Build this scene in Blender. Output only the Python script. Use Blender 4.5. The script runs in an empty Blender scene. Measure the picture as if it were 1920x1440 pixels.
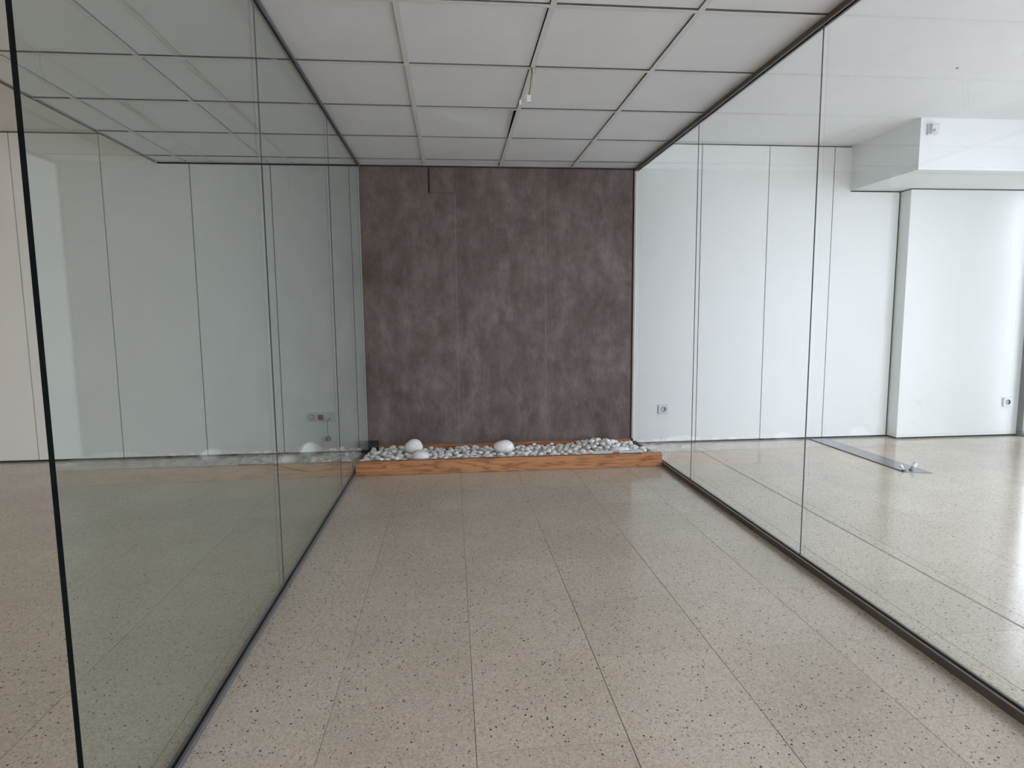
import bpy, bmesh, math, random
import numpy as np
from mathutils import Vector, Matrix, noise

random.seed(7)
S = bpy.context.scene
COL = S.collection

# ------------------------------------------------------------------ camera
CAM_H = 1.1066
YAW, PITCH, ROLL, FPX = 0.0960820, -0.1124304, -0.0091584, 1155.9
cy, sy, cp, sp = math.cos(YAW), math.sin(YAW), math.cos(PITCH), math.sin(PITCH)
fwd = Vector((sy * cp, cy * cp, sp)); rgt = Vector((cy, -sy, 0)); upv = rgt.cross(fwd)
r2 = math.cos(ROLL) * rgt + math.sin(ROLL) * upv
u2 = -math.sin(ROLL) * rgt + math.cos(ROLL) * upv
cam = bpy.data.cameras.new('camera')
cam.sensor_width = 36.0
cam.lens = FPX / 1920 * 36
cam.clip_start = 0.02
cam_o = bpy.data.objects.new('camera', cam)
COL.objects.link(cam_o)
M = Matrix((r2, u2, -fwd)).transposed().to_4x4()
M.translation = Vector((0, 0, CAM_H))
cam_o.matrix_world = M
S.camera = cam_o

# ------------------------------------------------------------------ daylight and exposure
SKY_COL, SKY_STR = (0.94, 0.94, 1.07), 3.0
EXPOSURE = 1.57
w = bpy.data.worlds.new('overcast_sky')
w.use_nodes = True
w.node_tree.nodes['Background'].inputs[0].default_value = (*SKY_COL, 1)
w.node_tree.nodes['Background'].inputs[1].default_value = SKY_STR
S.world = w
S.view_settings.view_transform = 'Standard'
S.view_settings.look = 'None'
S.view_settings.exposure = EXPOSURE
S.view_settings.gamma = 1
S.view_settings.use_curve_mapping = False
S.cycles.max_bounces = 16
S.cycles.diffuse_bounces = 8
S.cycles.glossy_bounces = 6
S.cycles.transparent_max_bounces = 24
S.cycles.caustics_reflective = False


def portal(name, loc, rot, sx, sz):
    l = bpy.data.lights.new(name, 'AREA')
    l.shape = 'RECTANGLE'; l.size = sx; l.size_y = sz
    l.cycles.is_portal = True
    o = bpy.data.objects.new(name, l)
    o.location = loc; o.rotation_euler = rot
    COL.objects.link(o)


# room extents
XL, XR, YF, YB = -4.5, 5.0, -3.5, 5.045
ZT, ZC = 2.479, 2.2735            # plaster ceiling, tile ceiling
GL, GR = -0.685, 1.503            # inner faces of the two glass partitions' channels
CEIL_L = -2.196                   # left end of the tile ceiling
CEIL_F = -2.0
WIN_R = (4.62, 4.865)             # narrow right window next to the pillar, along Y
WIN_R2 = (-1.6, 3.6)              # unseen wide right window nearer the street, extent set by the light wanted
WIN_F = (2.6, 4.9)               # unseen front window along X, width tuned for the light
DOOR_F = (-0.2, 1.1)              # unseen front glazed entrance, width chosen for the light it lets in
WIN_TOP = 2.40
portal('right_window_portal', (XR + .06, sum(WIN_R) / 2, WIN_TOP / 2), (0, math.radians(90), 0), WIN_TOP, WIN_R[1] - WIN_R[0])
portal('wide_window_portal', (XR + .06, sum(WIN_R2) / 2, WIN_TOP / 2), (0, math.radians(90), 0), WIN_TOP, WIN_R2[1] - WIN_R2[0])
portal('front_window_portal', (sum(WIN_F) / 2, YF - .06, WIN_TOP / 2), (math.radians(90), 0, 0), WIN_F[1] - WIN_F[0], WIN_TOP)
WIN_L = (-2.1, -0.7)              # unseen front window added for the left part, sized for its brightness
portal('left_front_portal', (sum(WIN_L) / 2, YF - .06, WIN_TOP / 2), (math.radians(90), 0, 0), WIN_L[1] - WIN_L[0], WIN_TOP)
portal('entrance_portal', (sum(DOOR_F) / 2, YF - .06, WIN_TOP / 2), (math.radians(90), 0, 0), DOOR_F[1] - DOOR_F[0], WIN_TOP)


# ------------------------------------------------------------------ materials
def mat(name, col, rough=.5, spec=.5, metal=0.0):
    m = bpy.data.materials.new(name); m.use_nodes = True
    b = m.node_tree.nodes['Principled BSDF']
    b.inputs['Base Color'].default_value = (*col, 1)
    b.inputs['Roughness'].default_value = rough
    b.inputs['Specular IOR Level'].default_value = spec
    b.inputs['Metallic'].default_value = metal
    return m


class NT:
    def __init__(s, m): s.t = m.node_tree; s.b = s.t.nodes['Principled BSDF']
    def n(s, typ, **kw):
        nd = s.t.nodes.new(typ)
        for k, v in kw.items():
            if k.startswith('i_'):
                nd.inputs[int(k[2:]) if k[2:].isdigit() else k[2:].replace('_', ' ')].default_value = v
            else: setattr(nd, k, v)
        return nd
    def l(s, a, b): s.t.links.new(a, b)
    def ramp(s, stops, interp='LINEAR'):
        r = s.t.nodes.new('ShaderNodeValToRGB'); cr = r.color_ramp; cr.interpolation = interp
        while len(cr.elements) < len(stops): cr.elements.new(.5)
        for e, (p, c) in zip(cr.elements, stops):
            e.position = p; e.color = c if len(c) == 4 else (*c, 1)
        return r
    def pos(s, scale=(1, 1, 1), off=(0, 0, 0)):
        g = s.n('ShaderNodeNewGeometry'); mp = s.n('ShaderNodeMapping')
        mp.inputs['Scale'].default_value = scale; mp.inputs['Location'].default_value = off
        s.l(g.outputs['Position'], mp.inputs['Vector']); return mp.outputs[0]
    def mix(s, fac, a, b, blend='MIX'):
        x = s.n('ShaderNodeMix', data_type='RGBA', blend_type=blend)
        for sock, v in ((x.inputs[0], fac), (x.inputs[6], a), (x.inputs[7], b)):
            if hasattr(v, 'links'): s.l(v, sock)
            elif isinstance(v, (int, float)): sock.default_value = v
            else: sock.default_value = (*v, 1)
        return x.outputs[2]
    def bump(s, h, strength, dist=.002):
        b = s.n('ShaderNodeBump'); b.inputs['Strength'].default_value = strength; b.inputs['Distance'].default_value = dist
        s.l(h, b.inputs['Height']); s.l(b.outputs[0], s.b.inputs['Normal'])


def grainy(name, col, rough, var=.03, scale=6, bump=0, bscale=400, spec=.5):
    m = mat(name, col, rough, spec); t = NT(m)
    nz = t.n('ShaderNodeTexNoise'); nz.inputs['Scale'].default_value = scale; nz.inputs['Detail'].default_value = 4
    t.l(t.pos(), nz.inputs['Vector'])
    r = t.ramp([(.3, tuple(c * (1 - var) for c in col)), (.7, tuple(min(1, c * (1 + var)) for c in col))])
    t.l(nz.outputs['Fac'], r.inputs[0]); t.l(r.outputs[0], t.b.inputs['Base Color'])
    if bump:
        n2 = t.n('ShaderNodeTexNoise'); n2.inputs['Scale'].default_value = bscale
        t.l(t.pos(), n2.inputs['Vector']); t.bump(n2.outputs['Fac'], bump)
    return m


M_PANEL = grainy('white_wall_panel', (.80, .81, .795), .45, .012, 2.0)
M_PLASTER = grainy('white_plaster', (.80, .81, .81), .8, .015, 3, .08, 220)
M_WARM = grainy('warm_bounce_paint', (.72, .52, .30), .7, .03, 2)  # made-up warm colour that tints light bounced into the left room
M_CTILE = grainy('mineral_ceiling_tile', (.82, .83, .85), .85, .02, 5, .15, 600)
M_GRID = grainy('painted_grid_bar', (.74, .735, .73), .6, .03, 20)
M_RECESS = grainy('recess_shadow', (.045, .043, .042), .8, .05, 9)  # shadow in the panel gaps put into the backing colour
M_WEB = grainy('shaded_web', (.24, .235, .23), .6, .1, 20)  # web darkened in its colour for the shade inside the tile slits
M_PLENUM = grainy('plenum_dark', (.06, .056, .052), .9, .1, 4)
M_METAL = grainy('bronze_aluminium', (.085, .072, .062), .38, .12, 30)
M_METAL2 = grainy('grey_aluminium', (.10, .10, .105), .35, .12, 30)
M_FRAME = grainy('window_frame_grey', (.20, .20, .20), .4, .05, 12)
M_WHITE = grainy('white_plastic', (.66, .67, .69), .35, .02, 30)
M_GREYP = grainy('grey_plastic', (.28, .29, .28), .4, .05, 30)
M_OUTLET = grainy('outlet_grey', (.12, .12, .125), .5, .05, 30)
M_DARKP = grainy('dark_plastic', (.035, .035, .037), .45, .1, 40)
M_BLACK = grainy('black_plastic', (.012, .011, .011), .4, .1, 30)
M_RED = grainy('red_plastic', (.22, .018, .03), .4, .06, 30)
M_BRASS = mat('contact_brass', (.45, .36, .2), .3, .5, 1.0)
M_CREAM = grainy('cream_edge', (.45, .39, .31), .6, .05, 20)
M_WIRE_B = grainy('brown_wire', (.12, .055, .03), .5, .06, 60)
M_WIRE_G = grainy('yellow_green_wire', (.42, .40, .10), .5, .1, 60)
M_WIRE_C = grainy('beige_wire', (.42, .36, .28), .5, .06, 60)
M_PAPER = grainy('white_slip', (.82, .83, .84), .7, .02, 40)
M_PAVE = grainy('pavement', (.58, .57, .56), .85, .12, 8)
M_JOINT = grainy('floor_joint', (.16, .13, .105), .8, .2, 30)


def m_terrazzo():
    m = mat('terrazzo', (.5, .42, .36), .16); t = NT(m)
    oi = t.n('ShaderNodeObjectInfo')
    p = t.pos()
    cl = t.n('ShaderNodeTexNoise'); cl.inputs['Scale'].default_value = 2.2; cl.inputs['Detail'].default_value = 5
    t.l(p, cl.inputs['Vector'])
    r0 = t.ramp([(.3, (.485, .425, .345)), (.7, (.545, .48, .395))]); t.l(cl.outputs['Fac'], r0.inputs[0])
    # pale marble grains
    v0 = t.n('ShaderNodeTexVoronoi'); v0.inputs['Scale'].default_value = 170; t.l(p, v0.inputs['Vector'])
    r1 = t.ramp([(0, (.80, .79, .78)), (1, (1.14, 1.14, 1.14))]); t.l(v0.outputs['Color'], r1.inputs[0])
    c = t.mix(1.0, r0.outputs[0], r1.outputs[0], 'MULTIPLY')
    tv = t.n('ShaderNodeMapRange'); tv.inputs[3].default_value = .955; tv.inputs[4].default_value = 1.035
    t.l(oi.outputs['Random'], tv.inputs[0])
    cb = t.n('ShaderNodeCombineColor')
    for i in range(3): t.l(tv.outputs[0], cb.inputs[i])
    c = t.mix(1.0, c, cb.outputs[0], 'MULTIPLY')
    # dark chips of two sizes: small random cells of a voronoi field
    def chips(scale, keep, rad, dark, c, off):
        wn = t.n('ShaderNodeTexNoise'); wn.inputs['Scale'].default_value = scale * 1.3
        t.l(p, wn.inputs['Vector'])
        pv = t.pos((1, 1, 1), off)
        add = t.n('ShaderNodeVectorMath', operation='MULTIPLY_ADD')
        add.inputs[1].default_value = (.5 / scale,) * 3
        t.l(wn.outputs['Color'], add.inputs[0]); t.l(pv, add.inputs[2])
        v = t.n('ShaderNodeTexVoronoi'); v.inputs['Scale'].default_value = scale; t.l(add.outputs[0], v.inputs['Vector'])
        sep = t.n('ShaderNodeSeparateColor'); t.l(v.outputs['Color'], sep.inputs[0])
        k = t.n('ShaderNodeMath', operation='LESS_THAN'); k.inputs[1].default_value = keep; t.l(sep.outputs[0], k.inputs[0])
        rr = t.n('ShaderNodeMath', operation='MULTIPLY'); rr.inputs[1].default_value = rad; t.l(sep.outputs[1], rr.inputs[0])
        d = t.n('ShaderNodeMath', operation='LESS_THAN'); t.l(v.outputs['Distance'], d.inputs[0]); t.l(rr.outputs[0], d.inputs[1])
        f = t.n('ShaderNodeMath', operation='MULTIPLY'); t.l(k.outputs[0], f.inputs[0]); t.l(d.outputs[0], f.inputs[1])
        return t.mix(f.outputs[0], c, dark)
    c = chips(190, .30, .42, (.24, .19, .15), c, (0, 0, 0))
    c = chips(120, .15, .43, (.075, .055, .045), c, (3.1, 1.7, 0))
    t.l(c, t.b.inputs['Base Color'])
    rn = t.n('ShaderNodeTexNoise'); rn.inputs['Scale'].default_value = 3.5; rn.inputs['Detail'].default_value = 3; t.l(p, rn.inputs['Vector'])
    rm = t.n('ShaderNodeMapRange'); rm.inputs[3].default_value = .10; rm.inputs[4].default_value = .24
    t.l(rn.outputs['Fac'], rm.inputs[0]); t.l(rm.outputs[0], t.b.inputs['Roughness'])
    t.b.inputs['Specular IOR Level'].default_value = .5
    b2 = t.n('ShaderNodeTexNoise'); b2.inputs['Scale'].default_value = 9; t.l(p, b2.inputs['Vector'])
    t.bump(b2.outputs['Fac'], .05, .004)
    return m
M_FLOOR = m_terrazzo()


def m_concrete():
    m = mat('brown_concrete_laminate', (.15, .12, .115), .55, .35); t = NT(m)
    p1 = t.pos((1.3, 1, .95)); p2 = t.pos((3.4, 1, .7), (2, 0, 1))
    n1 = t.n('ShaderNodeTexNoise'); n1.inputs['Scale'].default_value = 2.4; n1.inputs['Detail'].default_value = 9; n1.inputs['Roughness'].default_value = .62; n1.inputs['Distortion'].default_value = .5
    t.l(p1, n1.inputs['Vector'])
    n2 = t.n('ShaderNodeTexNoise'); n2.inputs['Scale'].default_value = 3.2; n2.inputs['Detail'].default_value = 6; t.l(p2, n2.inputs['Vector'])
    ad = t.n('ShaderNodeMath', operation='MULTIPLY_ADD'); ad.inputs[1].default_value = .34
    t.l(n2.outputs['Fac'], ad.inputs[0]); 
    mu = t.n('ShaderNodeMath', operation='MULTIPLY'); mu.inputs[1].default_value = .66; t.l(n1.outputs['Fac'], mu.inputs[0])
    t.l(mu.outputs[0], ad.inputs[2])
    r = t.ramp([(.36, (.084, .059, .049)), (.5, (.116, .087, .076)), (.64, (.164, .132, .120))]); t.l(ad.outputs[0], r.inputs[0])
    n3 = t.n('ShaderNodeTexNoise'); n3.inputs['Scale'].default_value = 60; n3.inputs['Detail'].default_value = 3
    t.l(t.pos((1, 1, .35)), n3.inputs['Vector'])
    r3 = t.ramp([(.3, (.88, .88, .88)), (.7, (1.1, 1.1, 1.1))]); t.l(n3.outputs['Fac'], r3.inputs[0])
    n4 = t.n('ShaderNodeTexNoise'); n4.inputs['Scale'].default_value = 9; n4.inputs['Detail'].default_value = 7; n4.inputs['Roughness'].default_value = .65
    t.l(t.pos((1.3, 1, 1)), n4.inputs['Vector'])
    r4 = t.ramp([(.30, (.74, .73, .72)), (.48, (1, 1, 1)), (.70, (1.22, 1.22, 1.24))]); t.l(n4.outputs['Fac'], r4.inputs[0])
    cc = t.mix(1.0, r.outputs[0], r3.outputs[0], 'MULTIPLY')
    t.l(t.mix(1.0, cc, r4.outputs[0], 'MULTIPLY'), t.b.inputs['Base Color'])
    t.bump(n3.outputs['Fac'], .08)
    return m
M_CONC = m_concrete()


def m_wood():
    m = mat('varnished_pine', (.3, .14, .06), .42); t = NT(m)
    n0 = t.n('ShaderNodeTexNoise'); n0.inputs['Scale'].default_value = 1.0; n0.inputs['Detail'].default_value = 3
    t.l(t.pos((1.6, 9, 14)), n0.inputs['Vector'])
    wv = t.n('ShaderNodeMath', operation='MULTIPLY'); wv.inputs[1].default_value = 58; t.l(n0.outputs['Fac'], wv.inputs[0])
    sn = t.n('ShaderNodeMath', operation='SINE'); t.l(wv.outputs[0], sn.inputs[0])
    mr = t.n('ShaderNodeMapRange'); mr.inputs[1].default_value = -1; t.l(sn.outputs[0], mr.inputs[0])
    r = t.ramp([(0, (.22, .085, .028)), (.22, (.34, .145, .052)), (1, (.41, .185, .070))]); t.l(mr.outputs[0], r.inputs[0])
    n1 = t.n('ShaderNodeTexNoise'); n1.inputs['Scale'].default_value = 1; n1.inputs['Detail'].default_value = 4
    t.l(t.pos((5, 90, 160)), n1.inputs['Vector'])
    r1 = t.ramp([(.3, (.82, .82, .82)), (.7, (1.12, 1.12, 1.12))]); t.l(n1.outputs['Fac'], r1.inputs[0])
    t.l(t.mix(1.0, r.outputs[0], r1.outputs[0], 'MULTIPLY'), t.b.inputs['Base Color'])
    return m
M_WOOD = m_wood()


def m_pebble():
    m = mat('white_river_pebble', (.7, .69, .67), .6); t = NT(m)
    oi = t.n('ShaderNodeObjectInfo')
    r = t.ramp([(0, (.66, .65, .64)), (.5, (.79, .78, .765)), (1, (.85, .845, .825))]); t.l(oi.outputs['Random'], r.inputs[0])
    tc = t.n('ShaderNodeTexCoord')
    n = t.n('ShaderNodeTexNoise'); n.inputs['Scale'].default_value = 45; n.inputs['Detail'].default_value = 5
    t.l(t.pos(), n.inputs['Vector'])
    r1 = t.ramp([(.3, (.84, .83, .81)), (.62, (1.05, 1.05, 1.05))]); t.l(n.outputs['Fac'], r1.inputs[0])
    t.l(t.mix(1.0, r.outputs[0], r1.outputs[0], 'MULTIPLY'), t.b.inputs['Base Color'])
    t.bump(n.outputs['Fac'], .2, .003)
    return m
M_PEB = m_pebble()


def m_glass(name, tint):
    m = bpy.data.materials.new(name); m.use_nodes = True
    nt = m.node_tree; nt.nodes.clear()
    out = nt.nodes.new('ShaderNodeOutputMaterial')
    tr = nt.nodes.new('ShaderNodeBsdfTransparent'); tr.inputs[0].default_value = (*tint, 1)
    gl = nt.nodes.new('ShaderNodeBsdfGlossy'); gl.inputs['Roughness'].default_value = 0; gl.inputs[0].default_value = (1, 1, 1, 1)
    g = nt.nodes.new('ShaderNodeNewGeometry')
    dp = nt.nodes.new('ShaderNodeVectorMath'); dp.operation = 'DOT_PRODUCT'
    nt.links.new(g.outputs['Incoming'], dp.inputs[0]); nt.links.new(g.outputs['Normal'], dp.inputs[1])
    def ma(op, a, b=None):
        x = nt.nodes.new('ShaderNodeMath'); x.operation = op
        for i, v in enumerate((a, b)):
            if v is None: continue
            if isinstance(v, (int, float)): x.inputs[i].default_value = v
            else: nt.links.new(v, x.inputs[i])
        return x.outputs[0]
    c = ma('ABSOLUTE', dp.outputs['Value'])
    f = ma('ADD', ma('MULTIPLY', ma('POWER', ma('SUBTRACT', 1.0, c), 5.0), .943), .057)   # Schlick reflectance of one glass face
    mx = nt.nodes.new('ShaderNodeMixShader')
    nt.links.new(f, mx.inputs[0]); nt.links.new(tr.outputs[0], mx.inputs[1]); nt.links.new(gl.outputs[0], mx.inputs[2])
    nt.links.new(mx.outputs[0], out.inputs[0])
    return m
M_GLASS = m_glass('clear_partition_glass', (.943, .982, .984))
M_GLASS_G = m_glass('greenish_partition_glass', (.885, .935, .925))
M_WGLASS = m_glass('window_glass', (.985, .992, .99))
M_GEDGE = grainy('polished_glass_edge', (.004, .006, .006), .7, .2, 20, spec=.05)
M_GJOINT = grainy('glass_joint', (.07, .08, .08), .8, .05, 20, spec=.05)


# ------------------------------------------------------------------ mesh helpers
def box(bm, x0, x1, y0, y1, z0, z1, bev=0.0, mi=0):
    vs = [bm.verts.new((x, y, z)) for z in (z0, z1) for y in (y0, y1) for x in (x0, x1)]
    fs = [bm.faces.new([vs[i] for i in q]) for q in ((0, 2, 3, 1), (4, 5, 7, 6), (0, 1, 5, 4), (2, 6, 7, 3), (0, 4, 6, 2), (1, 3, 7, 5))]
    for f in fs: f.material_index = mi
    if bev:
        es = list({e for f in fs for e in f.edges})
        bmesh.ops.bevel(bm, geom=es, offset=bev, segments=2, affect='EDGES', profile=.5)
    return fs


def prism(bm, pts, axis, a, b, mi=0):
    """extrude a 2-D outline along an axis: axis 1 -> outline in XZ"""
    def P(p, t):
        return (p[0], t, p[1]) if axis == 1 else ((t, p[0], p[1]) if axis == 0 else (p[0], p[1], t))
    A = [bm.verts.new(P(p, a)) for p in pts]; B = [bm.verts.new(P(p, b)) for p in pts]
    fs = [bm.faces.new(A), bm.faces.new(B[::-1])]
    n = len(pts)
    for i in range(n): fs.append(bm.faces.new((A[i], A[(i + 1) % n], B[(i + 1) % n], B[i])))
    for f in fs: f.material_index = mi
    return fs


def cyl(bm, c, axis, r, h, n=24, r2=None, mi=0):
    r2 = r if r2 is None else r2
    ax = Vector(axis).normalized(); q = ax.to_track_quat('Z', 'Y').to_matrix().to_4x4()
    q.translation = Vector(c)
    res = bmesh.ops.create_cone(bm, cap_ends=True, segments=n, radius1=r, radius2=r2, depth=h, matrix=q @ Matrix.Translation((0, 0, h / 2)))
    for v in res['verts']:
        for f in v.link_faces: f.material_index = mi


def tube(bm, pts, r, n=8, mi=0, cap=True):
    pts = [Vector(p) for p in pts]
    rings = []
    for i, p in enumerate(pts):
        d = (pts[min(i + 1, len(pts) - 1)] - pts[max(i - 1, 0)]).normalized()
        s = d.cross(Vector((0, .31, .95)) if abs(d.z) < .8 else Vector((0, 1, 0))).normalized(); u = s.cross(d)
        rings.append([bm.verts.new(p + r * (math.cos(a) * s + math.sin(a) * u)) for a in [2 * math.pi * k / n for k in range(n)]])
    for A, B in zip(rings, rings[1:]):
        for k in range(n):
            f = bm.faces.new((A[k], A[(k + 1) % n], B[(k + 1) % n], B[k])); f.material_index = mi; f.smooth = True
    if cap: bm.faces.new(rings[0][::-1]); bm.faces.new(rings[-1])


def spline(ctrl, per=8):
    c = [Vector(p) for p in ctrl]; c = [2 * c[0] - c[1]] + c + [2 * c[-1] - c[-2]]
    out = []
    for i in range(1, len(c) - 2):
        for k in range(per):
            t = k / per; a, b, d, e = c[i - 1], c[i], c[i + 1], c[i + 2]
            out.append(.5 * ((2 * b) + (d - a) * t + (2 * a - 5 * b + 4 * d - e) * t * t + (3 * b - a - 3 * d + e) * t ** 3))
    return out + [c[-2]]


def obj(name, bm, mats, parent=None, loc=None, smooth=False):
    bmesh.ops.recalc_face_normals(bm, faces=bm.faces)
    me = bpy.data.meshes.new(name); bm.to_mesh(me); bm.free()
    for m in (mats if isinstance(mats, (list, tuple)) else [mats]): me.materials.append(m)
    if smooth:
        for p in me.polygons: p.use_smooth = True
    o = bpy.data.objects.new(name, me); COL.objects.link(o)
    if parent: o.parent = parent
    if loc: o.location = loc
    return o


def mesh_obj(name, me, parent=None, loc=(0, 0, 0)):
    o = bpy.data.objects.new(name, me); COL.objects.link(o); o.location = loc
    if parent: o.parent = parent
    return o


def thing(name, label, cat, loc=(0, 0, 0), group=None):
    o = bpy.data.objects.new(name, None); COL.objects.link(o)
    o.empty_display_size = .05; o.location = loc
    return tag(o, label, cat, group)


def tag(o, label, cat, group=None):
    o['label'] = label; o['category'] = cat
    if group: o['group'] = group
    return o


def struct(o, label=None):
    o['kind'] = 'structure'
    if label: o['label'] = label
    return o


def simple_box(name, dims, m, parent=None, bev=0.0):
    bm = bmesh.new(); box(bm, *dims, bev=bev); return obj(name, bm, m, parent)


# ------------------------------------------------------------------ floor
bm = bmesh.new(); box(bm, XL, XR, YF, YB + .06, -.12, -.0012)
floor = struct(obj('floor', bm, M_JOINT), 'speckled cream terrazzo tile floor with thin dark joints')
P, G = .4, .0005
xs = [.04 + P * k for k in range(-12, 13)]; ys = [1.456 + P * k for k in range(-13, 10)]
tile_mesh = None
rest = bmesh.new()
cells = []
for x in xs:
    for y in ys:
        x0, x1, y0, y1 = max(x, XL), min(x + P, XR), max(y, YF), min(y + P, YB)
        if x1 - x0 < .02 or y1 - y0 < .02: continue
        cells.append((x0, x1, y0, y1))
def seen_floor(c):
    q = Vector(((c[0] + c[1]) / 2, (c[2] + c[3]) / 2, 0)) - Vector((0, 0, CAM_H))
    d = q.dot(fwd)
    return d > .3 and abs(q.dot(r2) / d) < 1.06 and abs(q.dot(u2) / d) < .9
n_part = 0
trnd = random.Random(5)
for (x0, x1, y0, y1) in cells:
    full = abs(x1 - x0 - P) < 1e-6 and abs(y1 - y0 - P) < 1e-6
    a, b = (x1 - x0) / 2 - G, (y1 - y0) / 2 - G
    cx, cyy = (x0 + x1) / 2, (y0 + y1) / 2
    if not seen_floor((x0, x1, y0, y1)) or n_part >= 300:
        box(rest, cx - a, cx + a, cyy - b, cyy + b, -.01, 0); continue
    n_part += 1
    jx = .9966 if abs(cyy - 1.856) < .61 and (abs(cx - .24) < .01 or abs(cx - .64) < .01) else trnd.uniform(.9978, 1)
    jy = trnd.uniform(.9978, 1)
    if full and tile_mesh:
        mesh_obj('floor_tile', tile_mesh, floor, (cx, cyy, 0)).scale = (jx, jy, 1); continue
    bm = bmesh.new(); box(bm, -a, a, -b, b, -.01, 0)
    es = [e for e in bm.edges if all(v.co.z > -1e-5 for v in e.verts)]
    bmesh.ops.bevel(bm, geom=es, offset=.0004, segments=1, affect='EDGES')
    o = obj('floor_tile', bm, M_FLOOR, floor, (cx, cyy, 0))
    if full: tile_mesh = o.data
o = obj('outlying_floor_tiles', rest, M_FLOOR, floor); o['kind'] = 'stuff'
# old filled groove running along the right hand room
bm = bmesh.new(); box(bm, 1.966, 1.976, 1.2, 5.03, -.002, .0005)
obj('filled_groove', bm, grainy('groove_filler', (.33, .295, .265), .9, .08, 9, spec=.1), floor)

# ------------------------------------------------------------------ back wall
bm = bmesh.new(); box(bm, XL, XR, YB + .016, YB + .10, -.05, ZT + .2)
wall_back = struct(obj('wall_back', bm, M_RECESS), 'back wall clad in white panels either side of a dark brown centre')
SEAM = .0035
ZB = .014
def panel(pts, m, name='wall_panel', y0=YB, th=.014):
    bm = bmesh.new(); prism(bm, pts, 1, y0, y0 + th); return obj(name, bm, m, wall_back)
def rect(x0, x1, z0, z1): return [(x0 + SEAM, z0), (x1 - SEAM, z0), (x1 - SEAM, z1), (x0 + SEAM, z1)]
HI, LO, BE = ZT - .011, ZC - .012, 2.118 - .011
for x0, x1 in ((XL, -3.84), (-3.84, -3.222), (-3.222, -2.595)): panel(rect(x0, x1, ZB, HI), M_PANEL)
panel([(-2.595 + SEAM, ZB), (-1.96 - SEAM, ZB), (-1.96 - SEAM, LO), (CEIL_L, LO), (CEIL_L, HI), (-2.595 + SEAM, HI)], M_PANEL)
for x0, x1 in ((-1.96, -1.365), (-1.365, -.773), (-.773, GL - .012)): panel(rect(x0, x1, ZB, LO), M_PANEL)
# dark laminate: left sheet notched round a small access panel
SD = .0012
GD = GL - .0125
p = [(GD, ZB), (.045 - SD, ZB), (.045 - SD, 2.066 - .002), (-.153 - .011, 2.066 - .003), (-.153 - .011, LO), (GD, LO)]
panel(p, M_CONC)['label'] = 'dark brown laminate sheet notched at its top corner'
panel([(-.153, 2.066), (.045 - SD, 2.066), (.045 - SD, LO), (-.153, LO)], M_CONC, 'access_panel', YB + .001)['label'] = 'small brown access panel'
panel([(.045 + SD, ZB), (.769 - SD, ZB), (.769 - SD, LO), (.045 + SD, LO)], M_CONC)['label'] = 'dark brown laminate sheet'
panel([(.769 + SD, ZB), (1.489, ZB), (1.489, LO), (.769 + SD, LO)], M_CONC)['label'] = 'dark brown laminate sheet'
for x in (.045, .769):
    bm = bmesh.new(); box(bm, x - .002, x + .002, YB - .0006, YB + .012, ZB, (2.066 if x < .1 else LO))
    obj('seam_bead', bm, grainy('pale_seam_filler', (.17, .148, .138), .6, .15, 25), wall_back)
bm = bmesh.new(); box(bm, 1.503, 1.512, YB - .008, YB + .014, .05, LO); obj('edge_strip', bm, M_CREAM, wall_back)
panel(rect(1.514, 2.068, ZB, HI), M_PANEL)
for x0, x1 in ((2.068, 2.646), (2.646, 3.216)): panel(rect(x0, x1, ZB, HI), M_PANEL)
panel([(3.216 + SEAM, ZB), (3.813, ZB), (3.813, BE), (3.37, BE), (3.37, HI), (3.216 + SEAM, HI)], M_PANEL)

# pillar at the right end, clad the same way
bm = bmesh.new(); box(bm, 3.837, XR, 4.938, YB + .016, 0, 2.118)
pil = struct(obj('pillar', bm, M_RECESS), 'white clad pillar under the boxed beam')
bm = bmesh.new(); box(bm, 3.826, XR, 4.925, 4.937, ZB, 2.108); obj('front_panel', bm, M_PANEL, pil)
bm = bmesh.new(); box(bm, 3.826, 3.836, 4.9375, YB + .006, ZB, 2.108); obj('side_panel', bm, M_PANEL, pil)
bm = bmesh.new(); box(bm, 3.37, XR, 4.285, YB + .016, 2.118, ZT + .05)
struct(obj('beam', bm, M_PLASTER), 'white boxed beam below the ceiling')

# ------------------------------------------------------------------ other walls
bm = bmesh.new(); box(bm, XL - .12, XL, YF - .12, YB + .10, -.05, ZT + .2)
struct(obj('bounce_wall_left', bm, M_WARM))  # out-of-view wall invented for its warm bounce on the left room
bm = bmesh.new()
box(bm, XL, WIN_L[0], YF - .12, YF, -.05, ZT + .2)
box(bm, WIN_L[1], DOOR_F[0], YF - .12, YF, -.05, ZT + .2)
box(bm, WIN_L[0], WIN_L[1], YF - .12, YF, WIN_TOP, ZT + .2)
box(bm, DOOR_F[1], WIN_F[0], YF - .12, YF, -.05, ZT + .2)
box(bm, WIN_F[1], XR + .12, YF - .12, YF, -.05, ZT + .2)
box(bm, DOOR_F[0], DOOR_F[1], YF - .12, YF, WIN_TOP, ZT + .2)
box(bm, WIN_F[0], WIN_F[1], YF - .12, YF, WIN_TOP, ZT + .2)
struct(obj('wall_front', bm, M_PLASTER))
bm = bmesh.new()
box(bm, XR, XR + .12, WIN_R[1] + .06, YB + .10, -.05, ZT + .2)
box(bm, XR, XR + .12, YF, WIN_R2[0], -.05, ZT + .2)
box(bm, XR, XR + .12, WIN_R2[1], WIN_R[0], -.05, ZT + .2)
box(bm, XR, XR + .12, WIN_R[0], WIN_R[1] + .06, WIN_TOP, ZT + .2)
box(bm, XR, XR + .12, WIN_R2[0], WIN_R2[1], WIN_TOP, ZT + .2)
struct(obj('wall_right', bm, M_PLASTER))

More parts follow.
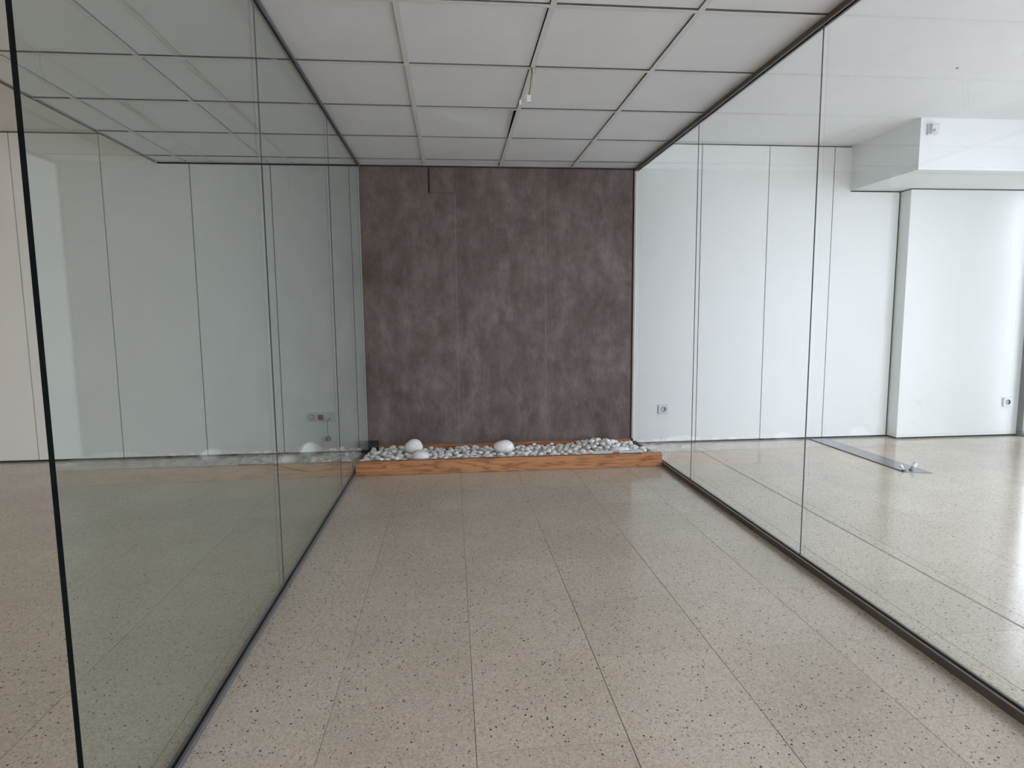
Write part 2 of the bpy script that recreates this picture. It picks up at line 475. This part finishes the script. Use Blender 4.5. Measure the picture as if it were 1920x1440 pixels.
def window(name, axis, at, lo, hi, n, proud):
    """glazed front: frame posts, rails and panes; axis 0 = lies in plane X=at"""
    root = struct(bpy.data.objects.new(name, None)); COL.objects.link(root)
    def b(nm, u0, u1, z0, z1, d0, d1, m):
        bm = bmesh.new()
        if axis == 0: box(bm, at + d0, at + d1, u0, u1, z0, z1)
        else: box(bm, u0, u1, at + d0, at + d1, z0, z1)
        obj(nm, bm, m, root)
    st = (hi - lo) / n
    for i in range(n + 1):
        u = lo + st * i
        b('frame_post', u - .03, u + .03, 0, WIN_TOP, -proud, .05, M_FRAME)
    b('bottom_rail', lo, hi, 0, .03, -.02, .05, M_FRAME); b('top_rail', lo, hi, WIN_TOP - .05, WIN_TOP, -.02, .05, M_FRAME)
    for i in range(n):
        b('window_pane', lo + st * i + .03, lo + st * (i + 1) - .03, .03, WIN_TOP - .05, .01, .018, M_WGLASS)
window('window_1', 0, XR, WIN_R[0], WIN_R[1] + .03, 1, .043)
window('unseen_window_4', 0, XR, WIN_R2[0], WIN_R2[1], 4, .02)
window('unseen_window_2', 1, YF, WIN_F[0], WIN_F[1], 2, .02)
window('unseen_window_3', 1, YF, WIN_L[0], WIN_L[1], 1, .02)
window('unseen_door_1', 1, YF, DOOR_F[0], DOOR_F[1], 2, .02)
bm = bmesh.new(); box(bm, -30, 40, -40, 30, -.35, -.13)
struct(obj('pavement', bm, M_PAVE))

# ------------------------------------------------------------------ ceilings
bm = bmesh.new(); box(bm, XL - .12, XR + .12, YF - .12, YB + .10, ZT, ZT + .12)
ceiling = struct(obj('ceiling', bm, M_PLASTER), 'smooth white ceiling with a lower grid of square tiles over the glass corridor')
TR = GR + .012
bm = bmesh.new()
box(bm, CEIL_L - .012, CEIL_L, CEIL_F, YB + .01, ZC + .0065, ZT)
box(bm, TR, TR + .014, CEIL_F, YB + .01, ZC - .002, ZT)
box(bm, CEIL_L - .012, TR + .014, CEIL_F - .012, CEIL_F, ZC, ZT)
obj('fascia', bm, M_PLASTER, ceiling)
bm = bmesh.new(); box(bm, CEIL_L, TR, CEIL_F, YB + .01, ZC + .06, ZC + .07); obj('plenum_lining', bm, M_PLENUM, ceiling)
barx = [-1.99, -1.385, -.785, -.1865, .408, .99]
bary = [4.8737 - .6 * k for k in range(12)]
BW = .012
for x in barx:
    bm = bmesh.new(); box(bm, x - BW, x + BW, CEIL_F, YB - .002, ZC, ZC + .002); box(bm, x - .003, x + .003, CEIL_F, YB - .002, ZC + .002, ZC + .03)
    obj('grid_bar', bm, M_GRID, ceiling)
edges_x = [CEIL_L] + barx + [TR]
for y in bary:
    for x0, x1 in zip(edges_x, edges_x[1:]):
        a = x0 + (BW if x0 in barx else 0); b = x1 - (BW if x1 in barx else 0)
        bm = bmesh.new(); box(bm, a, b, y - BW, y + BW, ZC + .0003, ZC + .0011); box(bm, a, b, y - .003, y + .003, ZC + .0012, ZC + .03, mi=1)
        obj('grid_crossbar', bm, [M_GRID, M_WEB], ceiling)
bm = bmesh.new(); box(bm, CEIL_L - .014, CEIL_L - .001, CEIL_F, YB - .002, ZC - .003, ZC + .006); obj('edge_shadow_strip', bm, M_METAL2, ceiling)  # dark strip added as the shadow line along the tile ceiling edge
bm = bmesh.new()
box(bm, CEIL_L, TR, YB - .022, YB - .002, ZC + .0004, ZC + .002)
obj('wall_angle', bm, M_GRID, ceiling)
edges_y = [CEIL_F] + bary[::-1] + [YB + .004]
rnd = random.Random(3)
for x0, x1 in zip(edges_x, edges_x[1:]):
    for y0, y1 in zip(edges_y, edges_y[1:]):
        if y1 - y0 < .05: continue
        gl_ = rnd.uniform(.001, .004)            # right-hand edge stops just short of the bar: a dark slit
        a = x0 + (.011 if x0 == CEIL_L else (BW + gl_ if x0 in barx[:2] else .004)); b = x1 - (BW + gl_ if x1 in barx else 0)
        c = y0 + .004; d = y1 - (BW + rnd.uniform(.002, .0055) if y1 in bary else 0)
        z = ZC + .0065
        bm = bmesh.new(); fs = box(bm, a, b, c, d, z, z + .014)
        bm.verts.ensure_lookup_table()
        if abs(x0 - barx[3]) < .01 and abs(y0 - bary[2]) < .01:      # one tile has lifted at a corner
            for v in bm.verts:
                if v.co.x > b - .01 and v.co.y < c + .01: v.co.z += .022; v.co.x -= .004
        else:
            tl = rnd.uniform(-.001, .001)
            for v in bm.verts:
                if v.co.x > b - .01: v.co.z += tl
        es = [e for e in bm.edges]
        bmesh.ops.bevel(bm, geom=es, offset=.0015, segments=1, affect='EDGES')
        obj('ceiling_tile', bm, M_CTILE, ceiling)

# ------------------------------------------------------------------ glass partitions
def partition(label, xin, side, bounds, zt, m_ch, hb, ht, lip_w, tail, m_gl):
    """side -1: glass lies to the left of xin; +1 to the right"""
    root = thing('glass_partition', label, 'partition', (xin, bounds[0], 0))
    def L(dims): return (dims[0] - xin, dims[1] - xin, dims[2] - bounds[0], dims[3] - bounds[0], dims[4], dims[5])
    def xr(a, b): return tuple(sorted((xin + side * a, xin + side * b)))
    y0, y1 = bounds[0], bounds[-1]
    for nm, za, zb in (('bottom_channel', 0.0005, hb), ('top_channel', zt - ht, zt)):
        bm = bmesh.new()
        lip = zb - .0 if nm[0] == 'b' else za
        x0, x1 = xr(0, lip_w); box(bm, *L((x0, x1, y0, y1, za, zb)))
        x0, x1 = xr(tail - lip_w, tail); box(bm, *L((x0, x1, y0, y1, za, zb)))
        x0, x1 = xr(lip_w, tail - lip_w)
        if nm[0] == 'b': box(bm, *L((x0, x1, y0, y1, za, za + .010)))
        else: box(bm, *L((x0, x1, y0, y1, zb - .006, zb)))
        obj(nm, bm, m_ch, root)
    for i, (a, b) in enumerate(zip(bounds, bounds[1:])):
        bm = bmesh.new()
        x0, x1 = xr(lip_w + .0005, tail - lip_w - .0005)
        fs = box(bm, *L((x0, x1, a + (.0012 if i else 0), b - .0012, (.011), zt - .007)))
        for f in fs:
            n = f.normal if f.normal.length else f.calc_center_median()
            f.normal_update()
            if abs(f.normal.y) > .9: f.material_index = 1 if (i == 0 and f.calc_center_median().y < .01) else 0
            elif abs(f.normal.z) > .9: f.material_index = 1
        dead = [f for f in fs if abs(f.normal.y) > .9 and f.material_index == 0]   # butted edges inside the joints
        bmesh.ops.delete(bm, geom=dead, context='FACES_ONLY')
        obj('glass_pane', bm, [m_gl, M_GEDGE], root)
        if i:
            bm = bmesh.new(); x0, x1 = xr(lip_w + .0005, lip_w + .005)
            box(bm, *L((x0, x1, a - .001, a + .001, hb - .001, zt - ht + .001))); obj('joint_bead', bm, M_GJOINT, root)
    return root
partition('greenish frameless glass partition on the darker side with a free black front edge', GL, -1, [1.126, 2.462, 3.79, YB - .002], ZC, M_METAL2, .018, .015, .008, .027, M_GLASS_G)
partition('clear glass partition in brown channels before the bright daylit room', GR, 1, [-.05, 1.215, 2.492, 3.757, YB - .002], ZC, M_METAL, .029, .021, .009, .032, M_GLASS)

# ------------------------------------------------------------------ planter boards
PY0, PY1, PZ = 4.262, 4.303, .099
root = thing('planter_edging', 'orange varnished wooden edging that holds back the white pebbles', 'planter', (0, PY0, 0))
bm = bmesh.new(); box(bm, GL + .001, GR - .001, 0, PY1 - PY0, .001, PZ, bev=.0025); obj('front_board', bm, M_WOOD, root)
bm = bmesh.new(); box(bm, GL + .001, 1.494, 5.026 - PY0, 5.043 - PY0, .001, .05, bev=.0015); obj('back_board', bm, M_WOOD, root)

# ------------------------------------------------------------------ pebbles: dropped one by one, each comes to rest on those below
FLAT = .72
rng = np.random.default_rng(11)
px, py, pz, pr = [], [], [], []
def rest_z(x, y, r):
    z = r
    if px:
        X, Y, Z, Rr = (np.array(v) for v in (px, py, pz, pr))
        d2 = (X - x) ** 2 + (Y - y) ** 2; s = (Rr + r) ** 2 - d2
        k = s > 0
        if k.any(): z = max(z, float((Z[k] + np.sqrt(s[k])).max()))
    return z
def top_limit(x, y):
    t = (y - 4.31) / .70
    h = .100 - .055 * t
    h += .055 * math.exp(-((x - 1.17) / .17) ** 2 - ((y - 4.82) / .16) ** 2)
    h += .016 * math.exp(-((x + .5) / .18) ** 2)
    return h
fails = 0
BX0, BX1, BY0, BY1 = GL + .004, GR - .004, PY1 + .003, 5.022
rocks = {}
ROCKS = [  # x, y, radius (horizontal), flatness, label
    ('a', -.312, 4.73, .074, 'largest white boulder with a peaked top, behind another near the black box'),
    ('b', -.243, 4.385, .062, 'blunt white stone leaning on the wooden edging before the peaked boulder'),
    ('c', .382, 4.66, .078, 'big round white boulder alone in the middle of the pebble bed'),
    ('d', 1.235, 4.46, .062, 'long flat white stone lying behind the paper slips'),
]
KEEP = [(-.655, 4.992, .05)]           # the black box stands here
def ok(x, y, r):
    return all((x - a) ** 2 + (y - b) ** 2 > (c + r) ** 2 * .8 for a, b, c in KEEP)
def fill(limit_scale, maxfail):
    f = 0
    while f < maxfail:
        r = float(rng.choice([rng.uniform(.020, .028), rng.uniform(.027, .038), rng.uniform(.036, .048)], p=[.30, .45, .25]))
        best = None
        for _ in range(10):
            x = rng.uniform(BX0 + r * 1.12, BX1 - r * 1.12); y = rng.uniform(BY0 + r * 1.12, BY1 - r * 1.12)
            if not ok(x, y, r): continue
            z = rest_z(x, y, r)
            e = (z + r) * FLAT - top_limit(x, y) * limit_scale
            if best is None or e < best[0]: best = (e, x, y, z)
        if best is None or best[0] > 0: f += 1; continue
        f = 0
        px.append(best[1]); py.append(best[2]); pz.append(best[3]); pr.append(r)
fill(.72, 40)
for k, x, y, r, lb in ROCKS:
    z = rest_z(x, y, r); rocks[k] = len(px)
    px.append(x); py.append(y); pz.append(z); pr.append(r)
fill(1.0, 160)
N = len(px)
PX, PYY, PZZ, PR = (np.array(v) for v in (px, py, pz, pr))

# which of them show, seen from the corridor (rays to points on each stone, blocked by the other stones or the board)
C0 = np.array([0, 0, CAM_H / FLAT])                       # work in the stretched space where stones are spheres
ctr = np.stack([PX, PYY, PZZ], 1)
score = np.zeros(N)
offs = rng.normal(size=(14, 3)); offs /= np.linalg.norm(offs, axis=1)[:, None]; offs[:, 1] = -np.abs(offs[:, 1]); offs[:, 2] = np.abs(offs[:, 2])
for i in range(N):
    vis = 0
    for o_ in offs:
        tgt = ctr[i] + o_ * PR[i] * .98
        d = tgt - C0
        tb = (PY1 - C0[1]) / d[1]
        if (C0 + d * tb)[2] * FLAT < PZ: continue
        L = np.linalg.norm(d); dn = d / L
        oc = ctr - C0; t = oc @ dn
        m2 = (oc ** 2).sum(1) - t ** 2
        hit = (m2 < (PR * .97) ** 2) & (t - np.sqrt(np.maximum(0, (PR * .97) ** 2 - m2)) < L - .002)
        hit[i] = False
        if not hit.any(): vis += 1
    score[i] = vis * PR[i] ** 2
order = np.argsort(-score)
rock_ids = set(rocks.values())
single = [i for i in order if i not in rock_ids][:300]
single = set(int(i) for i in single if score[i] > 0)

def stone_bm(seed, sub, amp, squash=1.0):
    bm = bmesh.new(); bmesh.ops.create_icosphere(bm, subdivisions=sub, radius=1.0)
    for v in bm.verts:
        n = noise.noise(v.co * .9 + Vector((seed * 3.7, seed, 0)))
        n2 = noise.noise(v.co * 2.1 + Vector((seed, 9.1, seed * 2.3)))
        v.co *= 1 + amp * n + amp * .35 * n2 - amp * .25
    for v in bm.verts:
        v.co.x *= 1.06; v.co.y *= .94; v.co.z *= FLAT * squash
    return bm
variants = []
for k in range(8):
    bm = stone_bm(k * 1.7 + .3, 2, .20); me = bpy.data.meshes.new('pebble'); bm.to_mesh(me); bm.free()
    for p in me.polygons: p.use_smooth = True
    me.materials.append(M_PEB); variants.append(me)
under = bmesh.new()
def pebble_label(x, y, r):
    where = next(t for lim, t in ((-.46, 'at the black box end'), (-.12, 'beside the peaked boulder'), (.22, 'between the two boulders'),
                                  (.54, 'beside the big round boulder'), (.92, 'between round boulder and mound'),
                                  (1.30, 'in the raised mound'), (9, 'at the clear glass end')) if x < lim)
    row = 'along the wooden edging' if y < 4.50 else ('below the brown wall' if y > 4.80 else 'halfway back')
    size = 'large' if r > .037 else ('small' if r < .027 else 'medium')
    return '%s rounded white pebble %s, %s' % (size, where, row)
for i in range(N):
    if i in rock_ids: continue
    loc = (px[i], py[i], pz[i] * FLAT)
    rot = (rng.uniform(-.12, .12), rng.uniform(-.12, .12), rng.uniform(0, 6.283))
    me = variants[int(rng.integers(8))]
    if i in single:
        o = bpy.data.objects.new('pebble', me); COL.objects.link(o)
        o.location = loc; o.rotation_euler = rot; o.scale = (pr[i],) * 3
        lbl = pebble_label(px[i], py[i], pr[i])
        tag(o, lbl, 'pebble', 'white pebbles in the planter bed')
    else:
        mt = Matrix.LocRotScale(Vector(loc), Matrix.Rotation(rot[2], 3, 'Z').to_quaternion(), Vector((pr[i],) * 3))
        b2 = bmesh.new(); bmesh.ops.create_icosphere(b2, subdivisions=1, radius=.93)
        for v in b2.verts: v.co.z *= FLAT
        bmesh.ops.transform(b2, matrix=mt, verts=b2.verts)
        tmp = bpy.data.meshes.new('tmp'); b2.to_mesh(tmp); b2.free(); under.from_mesh(tmp); bpy.data.meshes.remove(tmp)
o = obj('pebble_bedding', under, M_PEB, smooth=True); o['kind'] = 'stuff'
tag(o, 'white pebbles buried below the top layer of the bed', 'pebbles')
for k, x, y, r, lb in ROCKS:
    i = rocks[k]
    bm = stone_bm({'a': 4.4, 'b': 7.9, 'c': 1.2, 'd': 3.3}[k], 3, .13)
    for v in bm.verts:
        if k == 'a':
            t = max(0, v.co.z); v.co.x *= 1 - .5 * t; v.co.y *= 1 - .3 * t; v.co.x += .10 * t; v.co.z *= 1.22 if v.co.z > 0 else 1
        if k == 'b':
            t = max(0, v.co.z); v.co.x -= .1 * t
        if k == 'd': v.co.z *= .62; v.co.x *= 1.15; v.co.y *= .75
        v.co *= r
    if k == 'd':
        for v in bm.verts: v.co.z -= .012
    o = obj('boulder' if k != 'd' else 'flat_stone', bm, M_PEB, None, (x, y, pz[i] * FLAT), smooth=True)
    tag(o, lb, 'stone')

# paper slips lying on the board
for (x0, x1, lb) in ((.985, 1.135, 'white paper slip lying on the wooden edging, further from the clear glass'),
                     (1.185, 1.345, 'white paper slip lying on the wooden edging, close to the clear glass')):
    bm = bmesh.new()
    n = 10; rows = []
    rr = random.Random(int(x0 * 1000))
    prof = [(-.0, .0004), (.018, .0004), (.036, .0008), (.048, .006), (.058, .012)]
    for j, (dy, dz) in enumerate(prof):
        rows.append([bm.verts.new((x0 + (x1 - x0) * q / n + dy * .25, PY0 + .002 + dy + (rr.uniform(-.006, .006) if j == len(prof) - 1 else 0), PZ + dz + (rr.uniform(0, .004) if j > 2 else 0))) for q in range(n + 1)])
    for A, B in zip(rows, rows[1:]):
        for q in range(n): bm.faces.new((A[q], A[q + 1], B[q + 1], B[q]))
    bmesh.ops.solidify(bm, geom=bm.faces[:], thickness=.0006)
    tag(obj('paper_slip', bm, M_PAPER), lb, 'paper')

# black box in the corner of the bed
t = thing('junction_box', 'small black plastic box in the bed corner against the greenish glass', 'box', (-.655, 4.99, 0))
bm = bmesh.new(); box(bm, -.026, .042, -.022, .028, .001, .092, bev=.002); obj('body', bm, M_BLACK, t)
bm = bmesh.new(); box(bm, -.028, .044, -.026, .030, .088, .096, bev=.0015); obj('lid', bm, M_BLACK, t)
bm = bmesh.new()
tube(bm, [(.008 + .026 * math.cos(a), -.0235, .068 + .016 * math.sin(a)) for a in [math.pi * (1.05 + .9 * k / 10) for k in range(11)]], .0016, 6)
obj('rim', bm, M_GREYP, t)


# ------------------------------------------------------------------ sockets
def socket_insert(parent, x, z, y=0.0):
    """round earthed outlet, front face looking to -Y"""
    bm = bmesh.new()
    n = 28; R0, R1, dep = .0215, .0195, .012
    ra = [bm.verts.new((x + R0 * math.cos(a), y - .0005, z + R0 * math.sin(a))) for a in [2 * math.pi * k / n for k in range(n)]]
    rb = [bm.verts.new((x + R1 * math.cos(a), y - .0022, z + R1 * math.sin(a))) for a in [2 * math.pi * k / n for k in range(n)]]
    rc = [bm.verts.new((x + R1 * .97 * math.cos(a), y + dep, z + R1 * .97 * math.sin(a))) for a in [2 * math.pi * k / n for k in range(n)]]
    for A, B in ((ra, rb), (rb, rc)):
        for k in range(n): bm.faces.new((A[k], A[(k + 1) % n], B[(k + 1) % n], B[k]))
    bm.faces.new(rc)
    o = obj('outlet', bm, M_OUTLET, parent); o['label'] = 'grey round recess of the outlet'
    bm = bmesh.new()
    for s in (-1, 1):
        cyl(bm, (x + s * .0095, y + dep - .0015, z), (0, 1, 0), .0027, .0012, 12)
    obj('pin_hole', bm, M_BLACK, o)
    bm = bmesh.new()
    for s in (-1, 1): box(bm, x - .003, x + .003, y + .002, y + dep - .001, z + s * .0175 - .0012, z + s * .0175 + .0012)
    obj('earth_clip', bm, M_BRASS, o)

def frame_with_hole(parent, name, x, z, hw, hh, y0, y1, hole):
    """square plate with a round hole"""
    bm = bmesh.new(); n = 32
    def ring(f, y): return [bm.verts.new((x + f(a)[0], y, z + f(a)[1])) for a in [2 * math.pi * (k + .5) / n for k in range(n)]]
    def sq(a, k=1.0):
        c, s = math.cos(a), math.sin(a); m = max(abs(c) / hw, abs(s) / hh); return (c / m * k, s / m * k)
    back = ring(lambda a: sq(a), y1); mid = ring(lambda a: sq(a), y0 + .002); fr = ring(lambda a: sq(a, .965), y0)
    ho = ring(lambda a: (hole * math.cos(a), hole * math.sin(a)), y0); hb = ring(lambda a: (hole * math.cos(a), hole * math.sin(a)), y1)
    for A, B in ((back, mid), (mid, fr), (fr, ho), (ho, hb)):
        for k in range(n): bm.faces.new((A[k], A[(k + 1) % n], B[(k + 1) % n], B[k]))
    return obj(name, bm, M_WHITE, parent)

def single_socket(label, x, y, z):
    t = thing('wall_socket', label, 'socket', (x, y, z), 'single wall sockets')
    frame_with_hole(t, 'cover_plate', 0, 0, .044, .042, -.011, -.0005, .0225)
    socket_insert(t, 0.0, 0, -.011)
    return t
single_socket('white single wall socket on the panel next to the brown wall', 1.776, YB, .294)
single_socket('white single wall socket on the pillar by the window frame', 4.850, 4.925, .302)
t = thing('triple_socket', 'triple socket plate with a red centre behind the greenish glass', 'socket', (-1.066, YB, .295))
for k, dx in enumerate((-.071, 0, .071)):
    if k == 0:
        frame_with_hole(t, 'cover_plate', dx, 0, .0355, .040, -.010, -.0005, .0225); socket_insert(t, dx, 0, -.010)
    elif k == 1:
        bm = bmesh.new(); box(bm, dx - .0353, dx + .0353, -.010, -.0005, -.040, .040, bev=.0015); obj('cover_plate', bm, M_WHITE, t)
        bm = bmesh.new(); box(bm, dx - .021, dx + .021, -.0135, -.009, -.021, .021, bev=.0015); o = obj('red_insert', bm, M_RED, t); o['label'] = 'square dark red insert'
    else:
        bm = bmesh.new(); box(bm, dx - .0353, dx + .0353, -.010, -.0005, -.040, .040, bev=.0015); obj('cover_plate', bm, M_WHITE, t)
        bm = bmesh.new(); cyl(bm, (dx, -.0095, -.012), (0, -1, 0), .008, .004, 18); obj('cable_outlet', bm, M_GREYP, t)
        bm = bmesh.new(); cyl(bm, (dx, -.0095, .015), (0, -1, 0), .004, .002, 14); obj('screw', bm, M_GREYP, t)
# short flex with its plug dangling from the third unit
t = thing('plug_lead', 'short grey lead with a plug dangling from the triple socket', 'cable', (-.995, YB - .013, .283))
bm = bmesh.new(); tube(bm, spline([(0, -.001, 0), (-.004, -.016, -.002), (-.014, -.020, -.018), (-.018, -.017, -.06), (-.016, -.016, -.11), (-.014, -.016, -.142)], 6), .0035, 8)
obj('cord', bm, M_GREYP, t)
bm = bmesh.new(); cyl(bm, (-.014, -.016, -.140), (0, 0, -1), .010, .014, 18, .023); cyl(bm, (-.014, -.016, -.154), (0, 0, -1), .024, .022, 22, .023)
obj('plug', bm, M_GREYP, t)
# thin cord lying on the floor behind the greenish glass
bm = bmesh.new()
tube(bm, spline([(-1.62, 4.72, .0035), (-1.40, 4.70, .0035), (-1.221, 4.58, .0035), (-1.057, 4.449, .0035), (-.929, 4.462, .0035), (-.87, 4.60, .0035), (-.80, 4.83, .0035), (-.79, 4.99, .0035)], 7), .003, 8)
tag(obj('floor_cord', bm, M_WIRE_C), 'thin pale cord lying curved on the floor behind the greenish glass', 'cable')

# ------------------------------------------------------------------ ceiling wires, sensor, strip
t = thing('hanging_wires', 'loose brown and yellow wires with a white connector hanging from the tile grid', 'wires', (.402, 3.062, ZC))
bm = bmesh.new(); tube(bm, spline([(0, 0, .004), (.001, -.003, -.03), (-.006, -.004, -.08), (-.014, 0, -.128)], 6), .0022, 7); obj('brown_wire', bm, M_WIRE_B, t)
bm = bmesh.new(); tube(bm, spline([(.004, 0, .004), (.007, -.002, -.04), (.001, 0, -.09), (-.010, 0, -.128)], 6), .002, 7); obj('yellow_green_wire', bm, M_WIRE_G, t)
bm = bmesh.new(); tube(bm, spline([(.004, .002, .003), (.016, .0, -.004), (.021, 0, -.016), (.013, 0, -.026)], 6), .0018, 7); obj('curled_wire', bm, M_WIRE_C, t)
bm = bmesh.new(); tube(bm, spline([(-.018, 0, -.130), (-.032, 0, -.139), (-.044, 0, -.143), (-.052, 0, -.15)], 5), .0016, 7); obj('short_wire', bm, M_WHITE, t)
bm = bmesh.new(); box(bm, -.024, -.004, -.007, .007, -.158, -.126, bev=.002); cyl(bm, (-.010, -.006, -.140), (0, -1, 0), .003, .003, 10); cyl(bm, (-.018, -.006, -.148), (0, -1, 0), .003, .003, 10)
obj('connector_block', bm, M_WHITE, t)
bm = bmesh.new(); box(bm, -.060, -.049, -.005, .005, -.172, -.150, bev=.0015); obj('end_connector', bm, M_WHITE, t)

t = thing('motion_sensor', 'white motion sensor fixed to the beam front near its corner', 'sensor', (3.452, 4.285, 2.395))
bm = bmesh.new(); box(bm, -.036, .040, -.014, -.0005, -.038, .040, bev=.004); obj('base', bm, M_WHITE, t)
bm = bmesh.new(); prism(bm, [(-.014, -.032), (-.034, -.028), (-.038, .024), (-.032, .034), (-.014, .036)], 0, -.022, .034); obj('body', bm, M_WHITE, t)
bm = bmesh.new(); cyl(bm, (-.006, -.0345, -.012), (0, -1, -.08), .011, .004, 20); o = obj('lens', bm, M_GREYP, t); o['label'] = 'small grey lens'

M_STRIP = grainy('brushed_strip', (.20, .21, .225), .16, .06, 40)
t = thing('floor_strip', 'long flat grey metal strip on the floor of the bright room', 'strip', (3.165, 3.85, 0))
bm = bmesh.new(); prism(bm, [(-.080, .025), (.085, -.03), (.085, 1.178), (-.080, 1.178)], 2, .0004, .005); obj('plate', bm, M_STRIP, t)
bm = bmesh.new(); box(bm, -.084, -.080, .025, 1.178, .0004, .006); obj('edge_lip', bm, M_DARKP, t)
for (x, y, ang, lean, L, lb) in ((3.105, 3.905, 2.6, .75, .055, 'white cable end poking up at the strip tip, the thinner one'),
                                 (3.155, 3.905, .5, .6, .06, 'white cable end with a bulky cap at the strip tip')):
    fat = .011 if L < .058 else .015
    d = Vector((math.cos(ang) * lean, -.1, 1 - .35 * lean)).normalized()
    t = thing('cable_end', lb, 'cable', (x, y, .005))
    bm = bmesh.new(); cyl(bm, (0, 0, .0005), (0, 0, 1), .014, .006, 16, .010); obj('grommet', bm, M_BLACK, t)
    bm = bmesh.new(); tube(bm, [Vector((0, 0, .003)) + d * (L * .5 * k / 4) for k in range(5)], fat * .6, 10); obj('sheath', bm, M_GREYP if fat > .012 else M_WHITE, t)
    bm = bmesh.new(); cyl(bm, Vector((0, 0, .003)) + d * L * .45, d, fat, L * .55, 14, fat * .9); obj('cap', bm, M_WHITE, t)

bm = bmesh.new(); cyl(bm, (0, 0, -.006), (0, 0, 1), .007, .006, 14)
o = obj('ceiling_screw', bm, M_GREYP, None, (2.893, 3.425, ZT)); tag(o, 'tiny grey screw head on the smooth white ceiling', 'screw')
